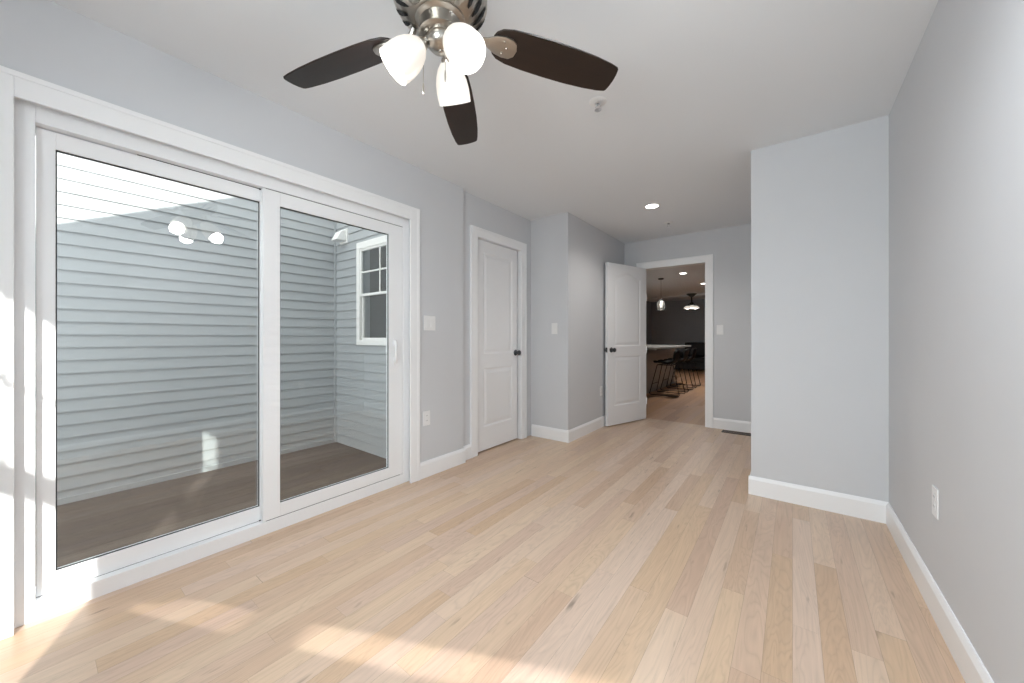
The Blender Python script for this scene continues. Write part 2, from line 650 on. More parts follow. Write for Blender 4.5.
# ------------------------------------------------------------------ panelled doors
def door_slab(width, height, thick, arch, panels):
    """slab in local coordinates: x 0..width, z 0..height, y -thick/2..thick/2, moulded on both faces"""
    bm = new()
    nx, nz = 76, 210

    def depth(x, z):
        for (x0, x1, z0, z1, ar) in panels:
            zt_ = z1
            if ar:
                q = (x - (x0 + x1) / 2) / ((x1 - x0) / 2)
                q = max(-1.0, min(1.0, q / 0.82))
                zt_ = z1 - arch + arch * (0.5 + 0.5 * math.cos(PI * q))
            d = min(x - x0, x1 - x, z - z0, zt_ - z)
            if d > 0:
                if d < 0.014:
                    return 0.0075 * d / 0.014
                if d < 0.026:
                    return 0.0075
                if d < 0.052:
                    return 0.0075 - 0.0055 * (d - 0.026) / 0.026
                return 0.002
        return 0.0

    def lines(total, n, cuts):
        base = [total * i / n for i in range(n + 1)]
        extra = [c + o for c in cuts for o in (-0.0005, 0.007, 0.014, 0.026, 0.039, 0.052, -0.007, -0.014, -0.026, -0.039, -0.052, 0.0005)]
        return sorted(set(round(v, 5) for v in base + extra if 0 <= v <= total))
    gx = lines(width, 24, [p[0] for p in panels] + [p[1] for p in panels])
    gz = lines(height, 60, [p[2] for p in panels] + [p[3] for p in panels])
    if arch:
        gz = sorted(set(gz + [round(p[3] - arch - 0.06 + 0.0045 * i, 5) for p in panels if p[4] for i in range(28)]))
    grids = []
    for sgn in (-1, 1):
        g = [[bm.verts.new((x, sgn * (thick / 2 - depth(x, z)), z)) for z in gz] for x in gx]
        grids.append(g)
        for i in range(len(gx) - 1):
            for k in range(len(gz) - 1):
                bm.faces.new((g[i][k], g[i + 1][k], g[i + 1][k + 1], g[i][k + 1]))
    A, Bq = grids
    nX, nZ = len(gx) - 1, len(gz) - 1
    for i in range(nX):
        bm.faces.new((A[i][0], A[i + 1][0], Bq[i + 1][0], Bq[i][0]))
        bm.faces.new((A[i][nZ], A[i + 1][nZ], Bq[i + 1][nZ], Bq[i][nZ]))
    for k in range(nZ):
        bm.faces.new((A[0][k], A[0][k + 1], Bq[0][k + 1], Bq[0][k]))
        bm.faces.new((A[nX][k], A[nX][k + 1], Bq[nX][k + 1], Bq[nX][k]))
    return bm


def knob(parent, x, z, y, sgn, name='knob'):
    mt = Matrix.Translation((x, y, z)) @ Matrix.Rotation(-sgn * PI / 2, 4, 'X')
    bm = new()
    lathe(bm, [(0, 0), (0.030, 0), (0.032, 0.004), (0.029, 0.009), (0.013, 0.012), (0.011, 0.03), (0.018, 0.036), (0.026, 0.044), (0.0275, 0.053), (0.024, 0.061), (0.014, 0.066), (0, 0.067)], 24, mt)
    return obj(name, bm, DARKMETAL, parent, smooth=True)


# closet door
dw, dh = 0.696, 2.040
bm = door_slab(dw, dh, 0.035, 0.0, [(0.115, dw - 0.115, 0.225, 0.800, False), (0.115, dw - 0.115, 0.935, 1.930, False)])
d = struct('door_1', bm, DOORM)
d.location = (-2.4075, 2.557, 0.014)
d.rotation_euler = (0, 0, PI / 2)
knob(d, dw - 0.062, 0.934, -0.0175, -1, 'door_knob')
# dark space behind the closet door
bm = new()
box(bm, XW - 0.62, XW - 0.52, 2.40, YC + 0.1, -0.12, H)
box(bm, XW - 0.52, XW, 2.40, 2.46, -0.12, H)
box(bm, XW - 0.52, XW, YC, YC + 0.1, -0.12, H)
box(bm, XW - 0.52, XW, 2.46, YC, H - 0.1, H)
struct('wall_closet', bm, WALL)
bm = new()
box(bm, XW - 0.52, -2.372, 2.46, YC, -0.12, 0)
struct('floor_closet', bm, FLOORM)

# open door to the kitchen
HX, HY = -1.600, 5.088
EX, EY = -1.838, 4.345
ang = math.atan2(EY - HY, EX - HX)
dw2 = math.hypot(EX - HX, EY - HY)
bm = door_slab(dw2, 2.036, 0.035, 0.055, [(0.125, dw2 - 0.125, 0.235, 0.860, False), (0.125, dw2 - 0.125, 0.985, 1.930, True)])
d2 = struct('door_2', bm, DOORM)
d2.location = (HX, HY, 0.012)
d2.rotation_euler = (0, 0, ang)
knob(d2, dw2 - 0.065, 0.945, 0.0175, 1, 'door_knob')
knob(d2, dw2 - 0.065, 0.945, -0.0175, -1, 'door_knob')
bm = new()
box(bm, dw2, dw2 + 0.002, -0.013, 0.013, 0.915, 0.975)
box(bm, dw2 + 0.002, dw2 + 0.012, -0.006, 0.006, 0.936, 0.954)
obj('latch', bm, DARKMETAL, d2)
for hz in (0.24, 0.94, 1.64):
    bm = new()
    tube(bm, [(-0.004, 0.021, hz - 0.045), (-0.004, 0.021, hz + 0.045)], 0.006, 10)
    obj('hinge', bm, TRIM, d2, smooth=True)

# ------------------------------------------------------------------ sliding glass door
FX = -2.362       # face of the outer frame
LX = -2.403       # face of the fixed left panel
RX = -2.365       # face of the sliding right panel
bm = new()
box(bm, XW, FX, -0.060, 0.012, 0, SZ1)                 # left jamb
box(bm, XW, FX, 1.728, SY1, 0, SZ1)                    # right jamb
box(bm, XW, FX, 0.012, 1.728, 1.957, SZ1)              # head
box(bm, XW, FX, 0.012, 1.728, -0.10, 0.070)            # sill
slider = struct('door_3', bm, VINYL, bevel=0.0015)
bm = new()        # screen / outer track recess behind the panels
box(bm, XW + 0.005, XW + 0.03, 0.012, 0.03, 0.07, 1.957)


def panel(name, x1, th, y0, y1, z0, z1, gy0, gy1, gz0, gz1, parent):
    bm = new()
    x0 = x1 - th
    box(bm, x0, x1, y0, gy0, z0, z1)
    box(bm, x0, x1, gy1, y1, z0, z1)
    box(bm, x0, x1, gy0, gy1, z0, gz0)
    box(bm, x0, x1, gy0, gy1, gz1, z1)
    p = obj(name, bm, VINYL, parent, bevel=0.0015)
    bm = new()
    xm = (x0 + x1) / 2
    box(bm, xm - 0.003, xm + 0.003, gy0 - 0.004, gy1 + 0.004, gz0 - 0.004, gz1 + 0.004)
    obj('pane', bm, GLASS, p)
    bm = new()      # dark gasket round the glass
    e = 0.004
    for (a, b, c, d_) in ((gy0, gy0 + e, gz0, gz1), (gy1 - e, gy1, gz0, gz1), (gy0 + e, gy1 - e, gz0, gz0 + e), (gy0 + e, gy1 - e, gz1 - e, gz1)):
        box(bm, xm + 0.003, xm + 0.010, a, b, c, d_)
    obj('gasket', bm, GAP, p)
    return p


pl = panel('fixed_panel', LX, 0.034, 0.014, 0.868, 0.072, 1.953, 0.063, 0.790, 0.152, 1.883, slider)
pr = panel('sliding_panel', RX, 0.034, 0.794, 1.726, 0.074, 1.953, 0.880, 1.604, 0.150, 1.873, slider)
bm = new()        # dark slots above and below the fixed panel, and the end stops
box(bm, LX - 0.03, LX - 0.002, 0.30, 0.800, 1.953, 1.957)
box(bm, LX - 0.03, LX - 0.002, 0.014, 0.80, 0.070, 0.072)
box(bm, LX, LX + 0.004, 0.786, 0.7935, 1.948, 1.956)
box(bm, LX, LX + 0.004, 0.786, 0.7935, 0.071, 0.077)
box(bm, RX - 0.03, RX - 0.004, 0.81, 1.70, 0.070, 0.074)
box(bm, RX - 0.03, RX - 0.004, 0.81, 1.726, 1.953, 1.957)
obj('track_gap', bm, GAP, slider)


def handle(x, sgn, y, z0, z1, parent, bow=-0.02):
    bm = new()
    n = 14
    pts, rad = [], []
    for i in range(n + 1):
        s_ = i / n
        b_ = math.sin(PI * s_)
        pts.append((x + sgn * (0.004 + 0.040 * b_ ** 0.7), y + bow * b_, z0 + (z1 - z0) * s_))
        rad.append(0.0085 + 0.003 * abs(2 * s_ - 1))
    tube(bm, pts, 0.009, 10, radii=rad)
    box(bm, min(x, x + sgn * 0.006), max(x, x + sgn * 0.006), y - 0.014, y + 0.014, z0 - 0.02, z0 + 0.035)
    box(bm, min(x, x + sgn * 0.006), max(x, x + sgn * 0.006), y - 0.014, y + 0.014, z1 - 0.035, z1 + 0.02)
    return obj('pull_handle', bm, VINYL, parent, smooth=True)


handle(RX, 1, 1.655, 0.925, 1.085, pr)
handle(RX - 0.034, -1, 1.640, 0.95, 1.10, pr, 0.0)

# ------------------------------------------------------------------ outside: deck, siding walls, roof
XA, YBW, ZD = -4.42, 2.262, -0.155
LAP = 0.0988
ZPH = 2.4179


def siding(bm, fixed, axis, a0, a1, z0, z1, sgn, proj=0.014):
    """lapped boards; axis 'x': wall of constant x running along y, sgn = side the face looks to"""
    k0 = math.floor((z0 - ZPH) / LAP)
    z = ZPH + k0 * LAP

    def V(off, a, zz):
        zz = max(z0, min(z1, zz))
        return bm.verts.new((fixed + sgn * off, a, zz)) if axis == 'x' else bm.verts.new((a, fixed + sgn * off, zz))
    while z < z1:
        q = [(0.0, z), (proj, z), (proj, z + 0.006), (0.003, z + LAP)]
        rows = [[V(o_, a, zz) for (o_, zz) in q] for a in (a0, a1)]
        for i in range(3):
            if rows[0][i].co != rows[0][i + 1].co:
                bm.faces.new((rows[0][i], rows[1][i], rows[1][i + 1], rows[0][i + 1]))
        z += LAP
    # body of the wall
    if axis == 'x':
        box(bm, fixed - sgn * 0.12, fixed, a0, a1, z0, z1)
    else:
        box(bm, a0, a1, min(fixed, fixed - sgn * 0.12), max(fixed, fixed - sgn * 0.12), z0, z1)


bm = new()
siding(bm, XA, 'x', -3.2, YBW, ZD - 0.2, 4.6, 1)
struct('wall_outside', bm, SIDING)
WBX0, WBX1, WBZ0, WBZ1 = -3.915, -3.03, 1.028, 2.175      # outer edge of the window trim
bm = new()
siding(bm, YBW, 'y', XA, WBX0 + 0.03, ZD - 0.2, 3.2, -1)
siding(bm, YBW, 'y', WBX1 - 0.03, XW, ZD - 0.2, 3.2, -1)
siding(bm, YBW, 'y', WBX0 + 0.03, WBX1 - 0.03, ZD - 0.2, WBZ0 + 0.03, -1)
siding(bm, YBW, 'y', WBX0 + 0.03, WBX1 - 0.03, WBZ1 - 0.03, 3.2, -1)
struct('wall_outside_end', bm, SIDING)
bm = new()
box(bm, XA, XA + 0.028, YBW - 0.028, YBW, ZD, 3.2)
struct('trim_6', bm, SIDING)
bm = new()       # starter strip at the foot of the long wall
box(bm, XA, XA + 0.02, -3.2, YBW - 0.03, ZD, ZD + 0.045)
struct('trim_7', bm, SIDING)
bm = new()
box(bm, XA, XW, -3.2, YBW, ZD - 0.14, ZD)
struct('floor_deck', bm, DECKM)
# outside face of our own room below the deck line and above the door
bm = new()
siding(bm, XW - 0.001, 'x', -1.0, -0.10, ZD, 2.5, -1)
siding(bm, XW - 0.001, 'x', 1.82, YBW - 0.03, ZD, 2.5, -1)
siding(bm, XW - 0.001, 'x', -0.10, 1.82, 2.08, 2.5, -1)
struct('wall_outside_house', bm, SIDING)
# roof over our room: rake climbing with y, then level (prism in the yz plane)
bm = new()
pr_ = [(-1.16, 2.56), (-1.16, 2.40), (-0.99, 2.40), (-0.99, 2.57), (YBW + 0.2, 2.57), (YBW + 0.2, 3.318), (0.509, 3.318), (-1.16, 2.505)]
pr_ = [(-1.16, 2.505), (-1.10, 2.40), (-0.99, 2.40), (-0.99, 2.562), (YBW + 0.2, 2.562), (YBW + 0.2, 3.318), (0.509, 3.318)]
mt = Matrix(((0, 0, 1, 0), (1, 0, 0, 0), (0, 1, 0, 0), (0, 0, 0, 1)))
prism(bm, pr_, -2.70, 0.95, mt)
struct('roof', bm, ROOF)

# window in the end wall, with its trim, sashes and muntins
bm = new()
c = 0.066
box(bm, WBX0, WBX0 + c, YBW - 0.030, YBW, WBZ0, WBZ1)
box(bm, WBX1 - c, WBX1, YBW - 0.030, YBW, WBZ0, WBZ1)
box(bm, WBX0 + c, WBX1 - c, YBW - 0.030, YBW, WBZ1 - 0.075, WBZ1)
box(bm, WBX0 + c, WBX1 - c, YBW - 0.030, YBW, WBZ0, WBZ0 + 0.055)
win = struct('window_1', bm, EXTTRIM, bevel=0.002)
gx0, gx1 = WBX0 + c, WBX1 - c
for (nm, z0, z1, y0) in (('upper_sash', 1.572, WBZ1 - 0.075, YBW - 0.022), ('lower_sash', WBZ0 + 0.055, 1.600, YBW + 0.002)):
    bm = new()
    s_ = 0.026
    y1 = y0 + 0.022
    box(bm, gx0, gx0 + s_, y0, y1, z0, z1)
    box(bm, gx1 - s_, gx1, y0, y1, z0, z1)
    box(bm, gx0 + s_, gx1 - s_, y0, y1, z0, z0 + s_)
    box(bm, gx0 + s_, gx1 - s_, y0, y1, z1 - s_, z1)
    if nm == 'upper_sash':
        xm, zm = (gx0 + gx1) / 2, (z0 + z1) / 2
        box(bm, xm - 0.008, xm + 0.008, y0 + 0.002, y0 + 0.012, z0 + s_, z1 - s_)
        box(bm, gx0 + s_, gx1 - s_, y0 + 0.002, y0 + 0.012, zm - 0.008, zm + 0.008)
    sh = obj(nm, bm, EXTTRIM, win)
    bm = new()
    box(bm, gx0 + s_, gx1 - s_, y0 + 0.013, y0 + 0.017, z0 + s_, z1 - s_)
    obj('pane', bm, GLASS, sh)
# room behind that window, its dimness put into the dark brown colour
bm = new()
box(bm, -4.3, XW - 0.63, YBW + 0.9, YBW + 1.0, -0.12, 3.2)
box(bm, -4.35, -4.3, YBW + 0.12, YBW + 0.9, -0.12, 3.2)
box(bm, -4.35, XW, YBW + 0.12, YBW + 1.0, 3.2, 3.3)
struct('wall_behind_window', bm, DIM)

# white wall vent hood beside the inside corner
vh = thing('wall_vent_hood', 'white wedge-shaped vent hood high on the grey siding beside the outdoor corner', 'vent', (-4.215, YBW - 0.014, 2.30))
bm = new()
box(bm, -0.080, 0.085, -0.012, 0.014, -0.085, 0.085)
obj('mounting_plate', bm, EXTTRIM, vh, bevel=0.004)
bm = new()
vs = [(-0.065, -0.012, 0.07), (0.07, -0.012, 0.07), (-0.065, -0.012, -0.06), (0.07, -0.012, -0.06),
      (-0.060, -0.070, 0.045), (0.065, -0.070, 0.045), (-0.065, -0.125, -0.06), (0.07, -0.125, -0.06)]
vv = [bm.verts.new(v) for v in vs]
for f in ((0, 1, 3, 2), (0, 4, 5, 1), (0, 2, 6, 4), (1, 5, 7, 3), (4, 6, 7, 5), (2, 3, 7, 6)):
    bm.faces.new([vv[i] for i in f])
obj('hood', bm, EXTTRIM, vh, bevel=0.006)
bm = new()
box(bm, -0.05, 0.055, -0.105, -0.02, -0.064, -0.0605)
obj('flap', bm, PLATE, vh)


# ------------------------------------------------------------------ switches and outlets
def plate_frame(loc, face):
    """matrix taking local (x right, y out of the wall, z up) to the wall; face = outward normal"""
    n = Vector((*face, 0))
    r = Vector((0, 0, 1)).cross(n) * -1
    m = Matrix((( -r.x, n.x, 0, loc[0]), (-r.y, n.y, 0, loc[1]), (0, 0, 1, loc[2]), (0, 0, 0, 1)))
    return m


def wall_plate(name, label, cat, loc, face, kind, wdt=0.072, hgt=0.118):
    t_ = thing(name, label, cat, loc)
    t_.rotation_euler = (0, 0, math.atan2(face[1], face[0]) - PI / 2)
    bm = new()
    box(bm, -wdt / 2, wdt / 2, 0, 0.005, -hgt / 2, hgt / 2)
    obj('cover_plate', bm, PLATE, t_, bevel=0.0022)
    if kind == 'outlet':
        for s_ in (-1, 1):
            bm = new()
            lathe(bm, [(0, 0.0045), (0.0165, 0.0045), (0.0165, 0.0065), (0, 0.0065)], 20, Matrix.Translation((0, 0, s_ * 0.0195)) @ Matrix.Rotation(-PI / 2, 4, 'X'))
            r_ = obj('receptacle', bm, PLATE, t_)
            bm = new()
            for dx in (-0.006, 0.006):
                box(bm, dx - 0.001, dx + 0.001, 0.0064, 0.0068, s_ * 0.0195 - 0.002, s_ * 0.0195 + 0.006)
            obj('slot', bm, GAP, r_)
    else:
        for dx in ([0] if kind == 'rocker' else [-0.0235, 0.0235]):
            bm = new()
            vs = [bm.verts.new(v) for v in ((dx - 0.0165, 0.0045, -0.033), (dx + 0.0165, 0.0045, -0.033), (dx + 0.0165, 0.0045, 0.033), (dx - 0.0165, 0.0045, 0.033),
                                            (dx - 0.0165, 0.0095, -0.033), (dx + 0.0165, 0.0095, -0.033), (dx + 0.0165, 0.0055, 0.033), (dx - 0.0165, 0.0055, 0.033))]
            for f in ((0, 1, 2, 3), (4, 5, 6, 7), (0, 1, 5, 4), (1, 2, 6, 5), (2, 3, 7, 6), (3, 0, 4, 7)):
                bm.faces.new([vs[i] for i in f])
            obj('rocker', bm, PLATE, t_)
    return t_


wall_plate('light_switch', 'white double rocker light switch beside the sliding glass door', 'light switch', (XL, 1.952, 1.228), (1, 0), 'double', 0.118, 0.118)
wall_plate('wall_outlet', 'white wall outlet low between the sliding glass door and the closet door', 'outlet', (XL, 1.920, 0.468), (1, 0), 'outlet')
wall_plate('light_switch', 'white single light switch on the narrow wall beside the closet door', 'light switch', (-2.055, YC, 1.208), (0, -1), 'rocker')
wall_plate('wall_outlet', 'white wall outlet low on the grey wall behind the open door', 'outlet', (XC, 4.300, 0.450), (1, 0), 'outlet')
wall_plate('light_switch', 'white single light switch on the far wall right of the kitchen doorway', 'light switch', (-0.703, YF, 1.206), (0, -1), 'rocker')
wall_plate('wall_outlet', 'white wall outlet low on the right-hand wall nearest the camera', 'outlet', (XR, 2.200, 0.452), (-1, 0), 'outlet')

# ------------------------------------------------------------------ floor register
rg = thing('floor_register', 'dark bronze floor register below the far wall by the kitchen doorway', 'vent', (-0.515, 4.985, 0))
bm = new()
rx, ry = 0.150, 0.060
box(bm, -rx, rx, -ry, -ry + 0.014, 0, 0.006)
box(bm, -rx, rx, ry - 0.014, ry, 0, 0.006)
box(bm, -rx, -rx + 0.014, -ry + 0.014, ry - 0.014, 0, 0.006)
box(bm, rx - 0.014, rx, -ry + 0.014, ry - 0.014, 0, 0.006)
obj('frame', bm, REGISTER, rg)
bm = new()
for i in range(22):
    x = -rx + 0.02 + i * (2 * rx - 0.04) / 21
    box(bm, x - 0.0025, x + 0.0025, -ry + 0.014, ry - 0.014, 0.001, 0.005)
box(bm, -rx + 0.014, rx - 0.014, -0.004, 0.004, 0.001, 0.0055)
obj('grille', bm, REGISTER, rg)


# ------------------------------------------------------------------ ceiling fittings
def sprinkler(label, x, y):
    t_ = thing('fire_sprinkler', label, 'sprinkler', (x, y, H))
    bm = new()
    lathe(bm, [(0.016, -0.001), (0.048, -0.0005), (0.049, -0.003), (0.042, -0.0065), (0.020, -0.010), (0.016, -0.009), (0.016, -0.001)], 28, caps=False)
    obj('escutcheon', bm, PLATE, t_, smooth=True)
    bm = new()
    lathe(bm, [(0, 0), (0.0155, 0), (0.0155, -0.014), (0.010, -0.018), (0.007, -0.018), (0, -0.018)], 20)
    for s_ in (-1, 1):
        tube(bm, [(s_ * 0.009, 0, -0.016), (s_ * 0.014, 0, -0.028), (s_ * 0.008, 0, -0.043), (0, 0, -0.047)], 0.0028, 8)
    obj('head', bm, CHROME, t_, smooth=True)
    bm = new()
    tube(bm, [(0, 0, -0.018), (0, 0, -0.044)], 0.0025, 8)
    obj('heat_bulb', bm, CHROME, t_, smooth=True)
    bm = new()
    lathe(bm, [(0, -0.047), (0.019, -0.047), (0.019, -0.049), (0, -0.050)], 20)
    obj('deflector', bm, CHROME, t_)
    return t_


sprinkler('small round fire sprinkler on the ceiling beside the tip of the fan blade', -0.871, 1.939)
sprinkler('small fire sprinkler on the ceiling between the recessed light and the far wall', -1.139, 4.471)


def downlight(label, x, y, power, group=None, e=None, r=0.075):
    t_ = thing('recessed_light', label, 'ceiling light', (x, y, H), group=group)
    bm = new()
    lathe(bm, [(r * 0.80, -0.001), (r + 0.012, -0.0005), (r + 0.012, -0.003), (r * 0.9, -0.006), (r * 0.80, -0.004), (r * 0.80, -0.001)], 32, caps=False)
    obj('trim_ring', bm, PLATE, t_, smooth=True)
    bm = new()
    lathe(bm, [(0, -0.0035), (r * 0.80, -0.0035), (r * 0.80, -0.001), (0, -0.001)], 32)
    obj('lens', bm, CAN, t_)
    if power:
        l = bpy.data.lights.new('downlight_lamp', 'SPOT')
        l.energy = power
        l.spot_size = math.radians(150)
        l.spot_blend = 0.8
        l.shadow_soft_size = 0.06
        l.color = (1.0, 0.95, 0.89)
        o = bpy.data.objects.new('downlight_lamp', l)
        o.location = (x, y, H - 0.03)
        COL.objects.link(o)
    return t_


# added fill spot under the ceiling, out of view, brightening the right wall
l = bpy.data.lights.new('downlight_lamp', 'SPOT')
l.energy = 52
l.spot_size = math.radians(165)
l.spot_blend = 0.9
l.shadow_soft_size = 0.08
l.color = (0.90, 0.95, 1.0)
o = bpy.data.objects.new('downlight_lamp', l)
o.location = (-0.25, 0.95, H - 0.03)
COL.objects.link(o)
downlight('round recessed light in the ceiling of this room before the kitchen doorway', -1.129, 3.809, 24)
downlight('round recessed light in the kitchen ceiling right of the glass pendant', -1.80, 8.185, 75)
downlight('round recessed light farthest back in the kitchen, cut by the door frame', -1.74, 10.034, 80)


# ------------------------------------------------------------------ ceiling fan
FCX, FCY = -0.9180, 0.8175
ZB = 2.120                     # blade plane
fan = thing('ceiling_fan', 'brushed nickel ceiling fan with dark walnut blades and three lit glass shades', 'ceiling fan', (FCX, FCY, 0))
bm = new()
lathe(bm, [(0, H), (0.068, H), (0.070, H - 0.008), (0.060, H - 0.045), (0.030, H - 0.062), (0.014, H - 0.064), (0.014, H - 0.115), (0.03, H - 0.117), (0.034, H - 0.13), (0, H - 0.13)], 32)
obj('canopy', bm, NICKEL, fan, smooth=True)
bm = new()
hous = [(r, z + 0.018) for r, z in [(0, 2.272), (0.050, 2.270), (0.095, 2.262), (0.128, 2.246), (0.147, 2.224), (0.153, 2.205), (0.150, 2.196), (0.153, 2.190), (0.150, 2.180), (0.138, 2.160), (0.118, 2.143), (0.094, 2.132), (0.074, 2.128), (0, 2.128)]]
lathe(bm, hous, 48)
housing = obj('motor_housing', bm, NICKEL, fan, smooth=True)
bm = new()       # curved vent louvres in the lower bowl
nv = 20
for i in range(nv):
    a0 = 2 * PI * i / nv
    prof = [(0.1465, 2.174, 0.0), (0.138, 2.1595, 0.05), (0.127, 2.1495, 0.10), (0.117, 2.1415, 0.155), (0.104, 2.1355, 0.21)]
    L_, R_ = [], []
    for q, (r, z, da) in enumerate(prof):
        wd = (0.010, 0.017, 0.0175, 0.014, 0.004)[q] / r * 0.55
        for lst, s_ in ((L_, -1), (R_, 1)):
            a = a0 + da + s_ * wd
            lst.append(bm.verts.new((1.004 * r * math.cos(a), 1.004 * r * math.sin(a), z + 0.0164)))
    for q in range(len(prof) - 1):
        bm.faces.new((L_[q], R_[q], R_[q + 1], L_[q + 1]))
obj('vent_slots', bm, BLACKVENT, housing)
bm = new()
lathe(bm, [(0, 2.148), (0.080, 2.148), (0.082, 2.143), (0.076, 2.139), (0.068, 2.136), (0.068, 2.108), (0.071, 2.104), (0.071, 2.098), (0.056, 2.094), (0, 2.094)], 40)
obj('switch_housing', bm, NICKEL, fan, smooth=True)
bm = new()
lathe(bm, [(0, 2.096), (0.042, 2.096), (0.046, 2.090), (0.047, 2.080), (0.044, 2.068), (0.034, 2.058), (0.018, 2.052), (0.009, 2.050), (0.008, 2.046), (0, 2.044)], 36)
obj('light_fitter', bm, NICKEL, fan, smooth=True)


def blade_outline():
    # half outline (radius, half width)
    pts = [(0.175, 0.024), (0.182, 0.038), (0.200, 0.052), (0.235, 0.061), (0.30, 0.0660), (0.38, 0.0680), (0.47, 0.0675), (0.55, 0.063), (0.61, 0.0560), (0.636, 0.0500), (0.642, 0.044), (0.646, 0.026), (0.648, 0.0)]
    up = pts
    return [(r, h) for r, h in up] + [(r, -h) for r, h in reversed(up[:-1])]


for k in range(5):
    a = math.radians(54.5 + 72 * k)
    rot = Matrix.Rotation(a, 4, 'Z')
    pitch = rot @ Matrix.Translation((0, 0, ZB + 0.014)) @ Matrix.Rotation(math.radians(4.0), 4, 'Y') @ Matrix.Rotation(math.radians(-12.8), 4, 'X')
    bm = new()
    prism(bm, blade_outline(), -0.003, 0.003, None)
    bl = obj('blade', bm, BLADEM, fan, bevel=0.0015)
    bl.matrix_local = pitch
    # iron: neck from the motor, then a flared shell-shaped plate under the blade root
    bm = new()
    o_ = [(0.118, 0.008), (0.135, 0.009), (0.155, 0.014), (0.185, 0.030), (0.215, 0.036), (0.240, 0.034), (0.256, 0.022), (0.262, 0.0)]
    out = o_ + [(r, -h) for r, h in reversed(o_[:-1])]
    prism(bm, out, -0.0095, -0.0032, None)
    for s_ in (-1, 0, 1):
        lathe(bm, [(0, -0.0125), (0.004, -0.0120), (0.005, -0.0095), (0, -0.0095)], 10, Matrix.Translation((0.225 - 0.012 * abs(s_), s_ * 0.020, 0)))
    tube(bm, [(0.160, 0, -0.006), (0.130, 0, -0.002), (0.108, 0, 0.010), (0.098, 0, 0.022)], 0.008, 8, radii=[0.006, 0.008, 0.010, 0.011])
    ir = obj('blade_iron', bm, NICKEL, fan, smooth=True, bevel=0.0012)
    ir.matrix_local = pitch

for k, (az, tl) in enumerate(((-6.0, 41.0), (116.0, 38.0), (229.0, 45.0))):
    a = math.radians(az)
    tilt = math.radians(tl)
    ax = Vector((math.cos(a) * math.sin(tilt), math.sin(a) * math.sin(tilt), -math.cos(tilt)))
    root = Vector((math.cos(a) * 0.048, math.sin(a) * 0.048, 2.078))
    bm = new()
    tube(bm, [Vector((math.cos(a) * 0.030, math.sin(a) * 0.030, 2.080)), root, root + ax * 0.014], 0.012, 12)
    q = ax.to_track_quat('Z', 'Y').to_matrix().to_4x4()
    mt = Matrix.Translation(root) @ q
    lathe(bm, [(0, 0.008), (0.017, 0.008), (0.021, 0.014), (0.0215, 0.030), (0.019, 0.034), (0, 0.034)], 20, mt)
    arm = obj('lamp_arm', bm, NICKEL, fan, smooth=True)
    bm = new()
    prof = [(0.0225, 0.022), (0.026, 0.026), (0.036, 0.038), (0.045, 0.056), (0.0515, 0.078), (0.0545, 0.102), (0.0545, 0.124), (0.0535, 0.138), (0.0535, 0.141), (0.0510, 0.1405), (0.0505, 0.124), (0.0500, 0.102), (0.047, 0.079), (0.040, 0.058), (0.031, 0.040), (0.0225, 0.030)]
    lathe(bm, [(r * 1.06, z * 1.03 - 0.001) for r, z in prof], 36, mt, caps=False)
    sh = obj('lamp_shade', bm, SHADE, fan, smooth=True)
    bm = new()
    lathe(bm, [(0, 0.030), (0.012, 0.032), (0.013, 0.048), (0.020, 0.062), (0.0275, 0.080), (0.028, 0.094), (0.022, 0.108), (0.010, 0.115), (0, 0.116)], 24, mt)
    obj('bulb', bm, BULB, sh, smooth=True)
    l = bpy.data.lights.new('fan_lamp', 'POINT')
    l.energy = 3.2
    l.color = (1.0, 0.975, 0.95)
    l.shadow_soft_size = 0.045
    lo = bpy.data.objects.new('fan_lamp', l)
    lo.location = Vector((FCX, FCY, 0)) + root + ax * 0.165
    COL.objects.link(lo)

for nm, (px, py), z1, z0 in (('pull_chain', (-0.045, -0.035), 2.12, 1.945), ('pull_chain', (0.035, -0.012), 2.06, 1.965)):
    bm = new()
    tube(bm, [(px, py, z1), (px, py, z0)], 0.0011, 6)
    ch = obj(nm, bm, NICKEL, fan)
    bm = new()
    lathe(bm, [(0, z0 + 0.001), (0.0022, z0), (0.0032, z0 - 0.008), (0.0032, z0 - 0.030), (0.0018, z0 - 0.036), (0, z0 - 0.037)], 12, Matrix.Translation((px, py, 0)))
    obj('fob', bm, NICKEL, ch, smooth=True)

# ------------------------------------------------------------------ kitchen beyond the doorway
isl = thing('kitchen_island', 'pale grey kitchen island with stone top behind the black bar stools', 'kitchen island', (-2.60, 8.45, 0))
bm = new()
box(bm, -0.55, 0.30, -1.30, 1.15, 0.0, 0.885)
box(bm, 0.30, 0.312, -1.30, -1.18, 0.0, 0.885)
box(bm, 0.30, 0.312, 1.03, 1.15, 0.0, 0.885)
box(bm, 0.30, 0.312, -1.18, 1.03, 0.0, 0.11)
box(bm, 0.30, 0.312, -1.18, 1.03, 0.785, 0.885)
obj('body', bm, ISLAND, isl, bevel=0.003)
bm = new()
box(bm, -0.62, 0.63, -1.50, 1.35, 0.885, 0.925)
obj('countertop', bm, COUNTER, isl, bevel=0.004)


